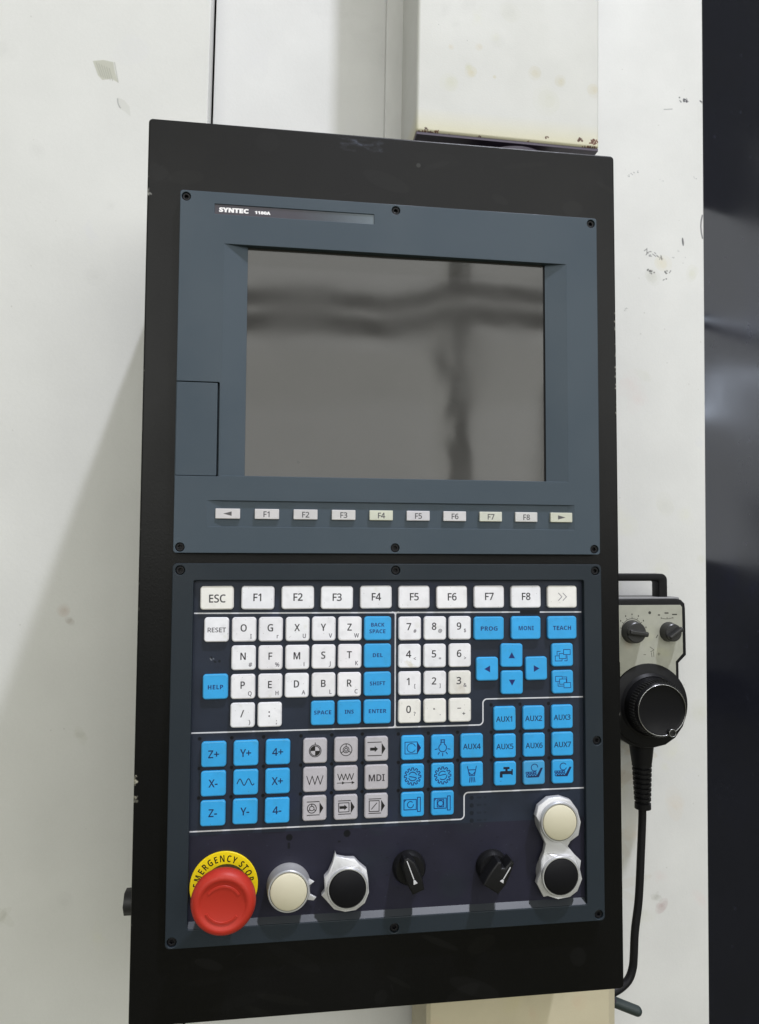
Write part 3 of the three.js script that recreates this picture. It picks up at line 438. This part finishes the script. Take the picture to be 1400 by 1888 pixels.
// --- keypad unit: frame with a recessed printed membrane
{
  const s = rrShape(-150.2, -332.2, 150.7, -82, 3), d = 4;
  s.holes.push(rrShape(-136.3, -320.6, 137.6, -93.4, 1.5, THREE.Path));
  for (const [x, y] of screwsL) s.holes.push(circle(x, y, 3.1));
  const g = extr(s, -6, 0, 0.5, 2, 10);
  // sloping lower lip of the opening
  const lip = tri([[[-136.3, -320.6, -0.7], [137.6, -320.6, -0.7], [137.2, -317.3, -d + 0.02], [-135.9, -317.3, -d + 0.02]]]);
  keypadUnit = part('keypad_unit', planar(g, 0, 0, 1, 1), M.lower, PANEL);
  part('lower_lip', lip, std(0.024, 0.029, 0.037, 0.43), keypadUnit);  // lip colour lighter than the frame, painting in the light it catches
  // membrane print
  const pp = 7, x0 = -138, y0 = -322, x1 = 139, y1 = -92, W = Math.round((x1 - x0) * pp), H = Math.round((y1 - y0) * pp), [c, q] = canvas(W, H);
  q.fillStyle = '#272d3a'; q.fillRect(0, 0, W, H);
  q.setTransform(pp, 0, 0, -pp, -x0 * pp, y1 * pp);
  q.fillStyle = '#232230'; q.globalAlpha = .8; q.fillRect(x0, y0, 280, 60); q.globalAlpha = 1;
  for (let i = 0; i < 40; i++) blot(q, rr(x0, x1), rr(y0, y1), rr(5, 20), rr(4, 14), i % 2 ? '#262b38' : '#353346', .12);
  q.setTransform(1, 0, 0, 1, 0, 0); grain(q, W, H, 0.25, 14, 61, 5); q.setTransform(pp, 0, 0, -pp, -x0 * pp, y1 * pp);
  q.strokeStyle = '#d2d2d8'; q.lineWidth = 0.95; q.lineJoin = 'round';
  const path = (pts, r = 0) => { q.beginPath(); pts.forEach(([x, y], i) => { if (!i) q.moveTo(x, y); else if (r && i < pts.length - 1) q.arcTo(x, y, pts[i + 1][0], pts[i + 1][1], r); else q.lineTo(x, y); }); q.stroke(); };
  path([[-136, -115.6], [91, -116.2]]); path([[105.6, -116.3], [137, -116.4]]);
  path([[-1.6, -115.7], [1, -115.8], [1.1, -194.9]], 2); path([[3.6, -115.7], [1, -115.8], [1.1, -120]], 2); path([[1.1, -190], [1.1, -194.9], [-3, -194.9]], 2); path([[1.1, -190], [1.1, -194.9], [6, -194.9]], 2);
  path([[-138, -195], [63.7, -194.9], [63.7, -177], [138, -177]], 3);
  path([[-138, -259.4], [50, -259.3], [50, -241.2], [138, -241.2]], 3);
  q.fillStyle = '#15171f'; q.fillRect(91.4, -118, 14.4, 3.2);
  // little indicator windows above the machine keys, worn legends and scuffs
  q.fillStyle = '#0d0e14';
  const dot = (x, y, r = 1.2) => { q.beginPath(); q.arc(x, y, r, 0, 7); q.fill(); };
  for (const xs of [jx, gx]) for (const x of xs) for (const y of [-198.9, -218.4, -237.7]) dot(x - 9.6, y);
  for (const x of bx) for (const y of [-199.6, -218.9, -238]) if (!(x > 50 && y < -230)) dot(x - 9.6, y);
  for (const x of ax3) for (const y of [-181.2, -200.2, -219.4]) dot(x - 9.4, y);
  dot(-70.7, -266.1, 2.2); dot(-31.7, -265.3, 2.4); q.globalAlpha = .7; q.fillRect(-71.8, -273.5, 1.6, 4); q.fillRect(-38, -271, 2, 1.2); q.globalAlpha = 1;
  for (let j = 0; j < 4; j++) { q.globalAlpha = .5; dot(55.4, -245 - j * 5.2, 1.5); q.globalAlpha = .22; q.fillRect(59, -245.6 - j * 5.2, 3.4, 1.4); q.fillRect(64, -245.4 - j * 5.2, 2, 1.2); } q.globalAlpha = 1;
  speck(q, -121, -146, 3, 4, '#12151c', .8, 1.6); speck(q, -124, -146, 3, 1.4, '#8d9095', .6, .8); speck(q, -124, -157, 3, 4, '#5a2a28', .4, 1);
  for (let i = 0; i < 70; i++) speck(q, rr(x0, x1), rr(y0, -262), 1, 2, i % 3 ? '#4a4c58' : '#14151c', .35, .7);
  q.globalAlpha = .22; q.fillStyle = '#0c0c14'; for (const [x, y, r] of [[11, -289, 17], [70, -290, 17], [116, -262, 18], [116, -298, 18]]) for (let i = 0; i < 9; i++) { const a = i * .7; q.fillRect(x + r * Math.cos(a), y + r * Math.sin(a), 1.8, 1.1); } q.globalAlpha = 1;
  const mg = planar(tri([[[-137, -321.2, -d], [138.4, -321.2, -d], [138.4, -92.8, -d], [-137, -92.8, -d]]]), x0, y0, x1, y1);
  part('membrane', mg, new THREE.MeshPhysicalMaterial({ map: canvasTex(c), roughness: 0.45, specularIntensity: 0.5 }), keypadUnit);
  for (const k of keyList) { const m = part('key', keyUV(capGeo(k.w, k.h, -d - 0.4, -1.6), k.uv), keyMat, keypadUnit, [k.x + rr(-.12, .12), k.y + rr(-.12, .12), rr(-.2, .2)], k.label); m.rotation.set(rr(-.012, .012), rr(-.012, .012), rr(-.009, .009)); }
  screws(screwsL, keypadUnit);
}

// --- emergency stop
{
  const [c, g] = canvas(512, 512); g.fillStyle = '#f2d40a'; g.fillRect(0, 0, 512, 512); grain(g, 512, 512, .06, 8, 71, 4);
  g.translate(256, 256); g.fillStyle = '#15120c'; g.font = 'bold 70px sans-serif'; g.textAlign = 'center'; g.textBaseline = 'middle';
  const t = 'EMERGENCY STOP', adv = [...t].map((q) => g.measureText(q).width + (q === ' ' ? 4 : 3.5)), tot = adv.reduce((a, b) => a + b); let a = -0.5 * 176 * R * 1.0; const k = 176 * R / tot;
  [...t].forEach((q, i) => { const m = a + adv[i] * k / 2; g.save(); g.rotate(m - 0.07); g.translate(0, -204); g.scale(0.8, 1); g.fillText(q, 0, 0); g.restore(); a += adv[i] * k; });
  const cap = part('emergency_stop', lathe([[0, 17.2], [13.2, 17.2], [14.2, 17.7], [14.9, 18.3], [16.6, 18.5], [18.3, 17.6], [19.7, 15.6], [20.4, 12.8], [20.2, 10], [18.6, 8.4], [13, 8]], 72, 0.9), M.red, PANEL, [-112, -295.3, 5]);
  // the raised turning arrows on the cap
  const arc = (a0, a1) => { const s = new THREE.Shape(); s.absarc(0, 0, 12, a0, a1, false); s.absarc(0, 0, 10.4, a1, a0, true); s.closePath(); return extr(s, 17.05, 17.7, 0.2, 1, 14); };
  part('turn_arrow', arc(0.5, 2.5), M.red, cap); part('turn_arrow', arc(3.6, 5.6), M.red, cap);
  const ring = new THREE.Shape(); ring.absarc(0, 0, 22.2, 0, Math.PI * 2); ring.holes.push(circle(0, 0, 12));
  part('legend_ring', planar(extr(ring, -9, -7.6, 0.2, 1, 40), -22.2, -22.2, 22.2, 22.2), new THREE.MeshStandardMaterial({ map: canvasTex(c), roughness: .45 }), cap, [-1.4, 0.3, 0]);
  part('collar', lathe([[14.5, -7.7], [14.5, -4], [12.6, -3], [12.6, 9]], 40), M.blackPlastic, cap);
}
// --- illuminated push buttons in torn metal bezels
const bezelGeo = () => lathe([[14.6, -4], [14.6, -2.4], [13.9, -0.6], [13.7, 5.4], [13.2, 6.2], [12.5, 6.2], [12.3, 4]], 56);
const capProfile = () => lathe([[0, 7], [11, 7], [12, 6.3], [12.2, 3]], 48, 0.7);
function pushButton(x, y, capMat, label) {
  const b = part('push_button', bezelGeo(), M.chrome, PANEL, [x, y, 0], label);
  part('button_cap', capProfile(), capMat, b);
  return b;
}
function foil(name, pts, parent, [px, py], z0, z1, holes) {  // jagged ring of silver foil round a bezel, higher towards the bezel
  const s = polyShape(pts); for (const [x, y, r] of holes) s.holes.push(circle(x, y, r));
  const g = extr(s, z0, z1, 0.35, 2, 24);
  const p = g.attributes.position; for (let i = 0; i < p.count; i++) { const x = p.getX(i), y = p.getY(i); let m = 99; for (const [hx, hy, r] of holes) m = Math.min(m, Math.hypot(x - hx, y - hy) - r); if (p.getZ(i) > (z0 + z1) / 2) p.setZ(i, p.getZ(i) - Math.min(m, 8) * 0.34 + 0.25 * Math.sin(x * 1.7 + y)); }
  g.translate(-px, -py, 0); const h = toCreasedNormals(g, 0.7);
  return part(name, h, M.foil, parent);
}
{
  const wb = pushButton(-70.9, -297.2, M.cream, 'cream push button beside the emergency stop');
  foil('bezel_burr', [[-57.2, -292.5], [-53.8, -294.6], [-57, -296.9], [-56.4, -302.6], [-52.4, -304.8], [-54, -306.9], [-58.3, -306.2], [-63.6, -310.6], [-60, -300]], wb, [-70.9, -297.2], -2, 2.2, []);
  const kb = pushButton(-32, -297.6, M.blackCap, 'black push button with torn silver bezel beside the cream one');
  foil('torn_bezel', [[-40.2, -274.8], [-39, -277.7], [-33.1, -279], [-27.3, -279.3], [-23.8, -283], [-19, -287], [-18, -293.1], [-17.4, -301.5], [-20, -308.5], [-26.1, -312.7], [-33.4, -313.4], [-40.7, -311.4], [-45.6, -305.8], [-49, -302.3], [-46.9, -299.3], [-47.4, -290.6], [-44.6, -287.5], [-41.8, -281.2]], kb, [-32, -297.6], -1.5, 4.6, [[-32, -297.6, 13.4]]);
  const rw = pushButton(115.6, -260.8, M.cream, 'cream push button at the right end');
  const rk = pushButton(116.2, -297.6, M.blackCap, 'black push button at the right end, below the cream one');
  foil('torn_bezel', [[99.4, -257], [101.4, -250.3], [108.4, -245], [117.4, -244.4], [124.8, -247], [129.8, -253.8], [132.2, -262.4], [130.6, -271.6], [124.6, -275.4], [122.9, -279], [127.6, -284.6], [132.4, -289.2], [131.1, -294.2], [132.9, -301.5], [129.5, -309.9], [124, -313.4], [115, -314], [107.6, -311.5], [105, -312.4], [100, -303], [101, -299], [102.6, -294.5], [103, -287.4], [105.5, -282.3], [106.6, -276.4], [102.6, -268], [101.6, -261]], rw, [115.6, -260.8], -1.5, 4.2, [[115.6, -260.8, 13.4], [116.2, -297.6, 13.4]]);
  // selector switches
  const line2 = std(0.6, 0.6, 0.62, 0.5);
  const knob = (x, y, a, label, shape) => {
    const k = part('selector_knob', lathe([[11.4, -4], [11.4, -1.5], [10.4, 0.5], [9.6, 2], [0, 2.2]], 48), M.blackPlastic, PANEL, [x, y, 0], label);
    const h = part('handle', toCreasedNormals(extr(polyShape(shape), 1.5, 13.5, 1.4, 3, 6), 0.7), M.blackPlastic, k); h.rotation.z = a;
    const p = part('pointer', merge([box(-0.34, -1, 13.2, 0.34, 12, 13.75, 0.15), extr(polyShape([[-0.5, -1.5], [0.5, -1.5], [1.45, -4.2], [-1.45, -4.2]]), 13.2, 13.75, 0.1, 1)]), line2, h);
    return [k, p];
  };
  const [k1] = knob(11, -289.5, 21 * R, 'black selector knob with pointer turned left', [[-4.2, -10.5], [4.4, -10.5], [5.6, -2], [4.6, 9], [1.6, 13.4], [-1.4, 13.4], [-4.4, 9], [-5.4, -2]]);
  const [k2, p2] = knob(69.6, -292, -33 * R, 'black selector knob with pointer turned right', [[-6.4, -10], [6, -10], [7.2, -2], [6, 6], [4.6, 13], [1.4, 13.5], [.6, 7], [-1.2, 6], [-3.4, 9], [-6, 8], [-7, -2]]);
  p2.position.set(3.4 * K, 1 * K, 0); p2.scale.set(1, 0.7, 1);
}

// ------------------------------------------------------------------ handwheel pendant on the column
{
  const zf = -150, P = thing('handwheel_pendant', 'black handheld pendant with handwheel and two knobs hanging right of the panel', 'pendant');
  const blackP = new THREE.MeshPhysicalMaterial({ color: rgb(0.01, 0.01, 0.011), roughness: 0.42, specularIntensity: 0.28 });
  const cx = 265.5, half = [[30, -117.5], [35, -118.6], [38.6, -122], [39.2, -127], [39.4, -171], [31.6, -178.4], [31.6, -196], [36.5, -206], [40, -217], [39.2, -226], [35, -238], [27, -248.5], [17, -254.8], [6, -257]];
  const outline = [...half.map(([x, y]) => [cx + x, y]), ...half.slice().reverse().map(([x, y]) => [cx - x, y])];
  part('pendant_body', toCreasedNormals(extr(polyShape(outline), -192, zf, 2, 3), 0.5), blackP, P);
  part('top_edge', box(cx - 37, -119.8, -188, cx + 35, -116.2, -153, 1.5), std(0.2, 0.2, 0.2, 0.5), P);
  // printed face
  const f = [[33.6, -123.4], [35.2, -125.6], [35.4, -169.2], [28, -176.8], [28, -200], [-28, -200], [-28, -176.8], [-35.4, -169.2], [-35.2, -125.6], [-33.6, -123.4]].map(([x, y]) => [cx + x, y]);
  const [c, g] = canvas(720, 780), pp = 10; g.fillStyle = '#a4a498'; g.fillRect(0, 0, 720, 780); grain(g, 720, 780, .12, 8, 81, 4);
  g.setTransform(pp, 0, 0, -pp, -(cx - 36) * pp, -122 * pp);
  const ink2 = '#35342f'; g.strokeStyle = ink2; g.fillStyle = ink2; g.lineWidth = .5;
  g.beginPath(); g.arc(250, -146.5, 10.4, .1, Math.PI - .1); g.stroke();
  for (let i = 0; i < 7; i++) { const a = .15 + i * (Math.PI - .3) / 6; g.beginPath(); g.moveTo(250 + 10.4 * Math.cos(a), -146.5 + 10.4 * Math.sin(a)); g.lineTo(250 + 12.2 * Math.cos(a), -146.5 + 12.2 * Math.sin(a)); g.stroke(); g.fillRect(250 + 14 * Math.cos(a) - .5, -146.5 + 14.4 * Math.sin(a) - .7, 1, 1.5); }
  g.beginPath(); g.moveTo(279, -135.6); g.quadraticCurveTo(285, -137.6, 291, -135.4); g.stroke(); g.fillRect(276, -133.4, 2.2, 1.2); g.fillRect(282.8, -131.6, 4, 1.2); g.fillRect(290.4, -133, 5, 1.2); for (const x of [279, 285, 291]) g.fillRect(x, -136.6, .5, 1.8);
  g.beginPath(); g.arc(267.8, -130.6, 1.4, 0, 7); g.fill();
  g.lineWidth = .7; g.beginPath(); g.moveTo(273.8, -154.4); g.lineTo(275.8, -151.4); g.stroke(); g.fillRect(261, -170.2, 2.4, .5); g.fillRect(275, -169.7, 3, .5); g.fillRect(276.2, -171, .5, 3); g.lineWidth = .45; g.beginPath(); g.moveTo(267.4, -162.6); g.lineTo(271.6, -165.6); g.lineTo(268, -167.4); g.moveTo(271, -167); g.lineTo(271.4, -172); g.moveTo(269, -168); g.lineTo(269.4, -172.4); g.stroke();
  blot(g, 246, -160, 6, 4, '#b89a88', .25); blot(g, 280, -168, 10, 5, '#b5b48c', .25); blot(g, 266, -152, 6, 16, '#bdbc98', .15);
  part('face_plate', planar(extr(polyShape(f), zf - 0.4, zf + 0.35, 0.15, 1), cx - 36, -200, cx + 36, -122), new THREE.MeshStandardMaterial({ map: canvasTex(c), roughness: .5 }), P);
  // carrying handle
  const hs = rrShape(cx - 33, -130, cx + 25, -94, 6); hs.holes.push(rrShape(cx - 26.6, -130, cx + 16, -101, 2.4, THREE.Path));
  part('carry_handle', toCreasedNormals(extr(hs, -171, -157, 1.4, 3, 6), 0.6), blackP, P);
  // knobs
  const kn = part('rotary_knob', lathe([[0, 9], [8.6, 9], [9.6, 8.2], [10.4, 1.5], [11, 0]], 40), std(0.03, 0.03, 0.03, 0.35), P, [250, -148.3, zf + .3]);
  const grip = part('knob_grip', box(-9.4, -2.4, 8.6, 9.4, 2.4, 15, 1.6), std(0.024, 0.024, 0.024, .3), kn); grip.rotation.z = -0.15;
  const kn2 = kn.clone(true); kn2.position.set(0.2868, -0.1487, (zf + .3) * K); kn2.scale.set(.86, .86, 1); kn2.rotation.z = 0.75; P.add(kn2);
  // hand wheel
  const wy = -216.5;
  part('wheel_base', lathe([[38.5, 0], [38, 2.2], [34, 4], [30, 4.8], [27.5, 7]], 64), blackP, P, [cx, wy, zf]);
  const wh = part('hand_wheel', lathe([[27.2, 4.8], [26.6, 9], [25.4, 15], [24.6, 22.4], [23.8, 24], [22.6, 24.6], [22, 24.1], [20.5, 23.4], [0, 23.2]], 72, 0.8), new THREE.MeshPhysicalMaterial({ color: rgb(0.01, 0.01, 0.011), roughness: 0.3, specularIntensity: 0.22 }), P, [cx, wy, zf]);
  part('rim', new THREE.TorusGeometry(22.9, .42, 10, 72).translate(0, 0, 24.5), std(.45, .45, .46, .25, { metalness: 1 }), wh);
  const teeth = []; for (let i = 0; i < 60; i++) { const a = i * Math.PI / 30; teeth.push(box(-.5, -.5, 8, .5, .5, 21).translate(25.4, 0, 0).rotateZ(a)); }
  const tm = part('knurling', merge(teeth), std(.02, .02, .02, .3), wh); tm.userData.kind = 'stuff';
  const cr = part('crank_screw', lathe([[0, 26], [1.8, 26], [1.9, 26.8], [3, 26.8], [3.6, 25.8], [3.6, 23]], 28), std(.02, .02, .02, .3), wh, [8.6, -20.2, 0]);
  part('crank_ring', new THREE.TorusGeometry(3.2, .3, 8, 32).translate(0, 0, 26.6), std(.4, .4, .4, .3, { metalness: 1 }), cr);
  // strain relief: conical, ribbed
  const prof = [[12, 0], [9.6, -20]]; for (let i = 0; i < 8; i++) { const y = -22 - i * 4.6, r = 9.2 - i * .2; prof.push([r, y], [r, y - 2.4], [r - 2.4, y - 2.9], [r - 2.4, y - 4.2]); } prof.push([7.6, -59.4], [7.6, -64.6], [3.8, -65]);
  const bt = new THREE.LatheGeometry(prof.map(([r, y]) => new THREE.Vector2(r, y)), 28); bt.rotateZ(.01);
  part('strain_relief', toCreasedNormals(bt, .5), blackP, P, [cx + 1.6, -254, -168]);
  const cv = new THREE.CatmullRomCurve3([[267.2, -316, -168], [267.2, -324, -168], [264.2, -359, -166], [259.6, -402, -163], [254.4, -430, -161], [252.6, -450, -160], [251.4, -461, -160], [247, -470.5, -159], [238, -476.5, -157], [222, -480, -153], [204, -481, -148]].map((q) => new THREE.Vector3(...q)));
  part('cord', new THREE.TubeGeometry(cv, 90, 3.75, 14), blackP, P);
}

renderer.render(scene, camera);
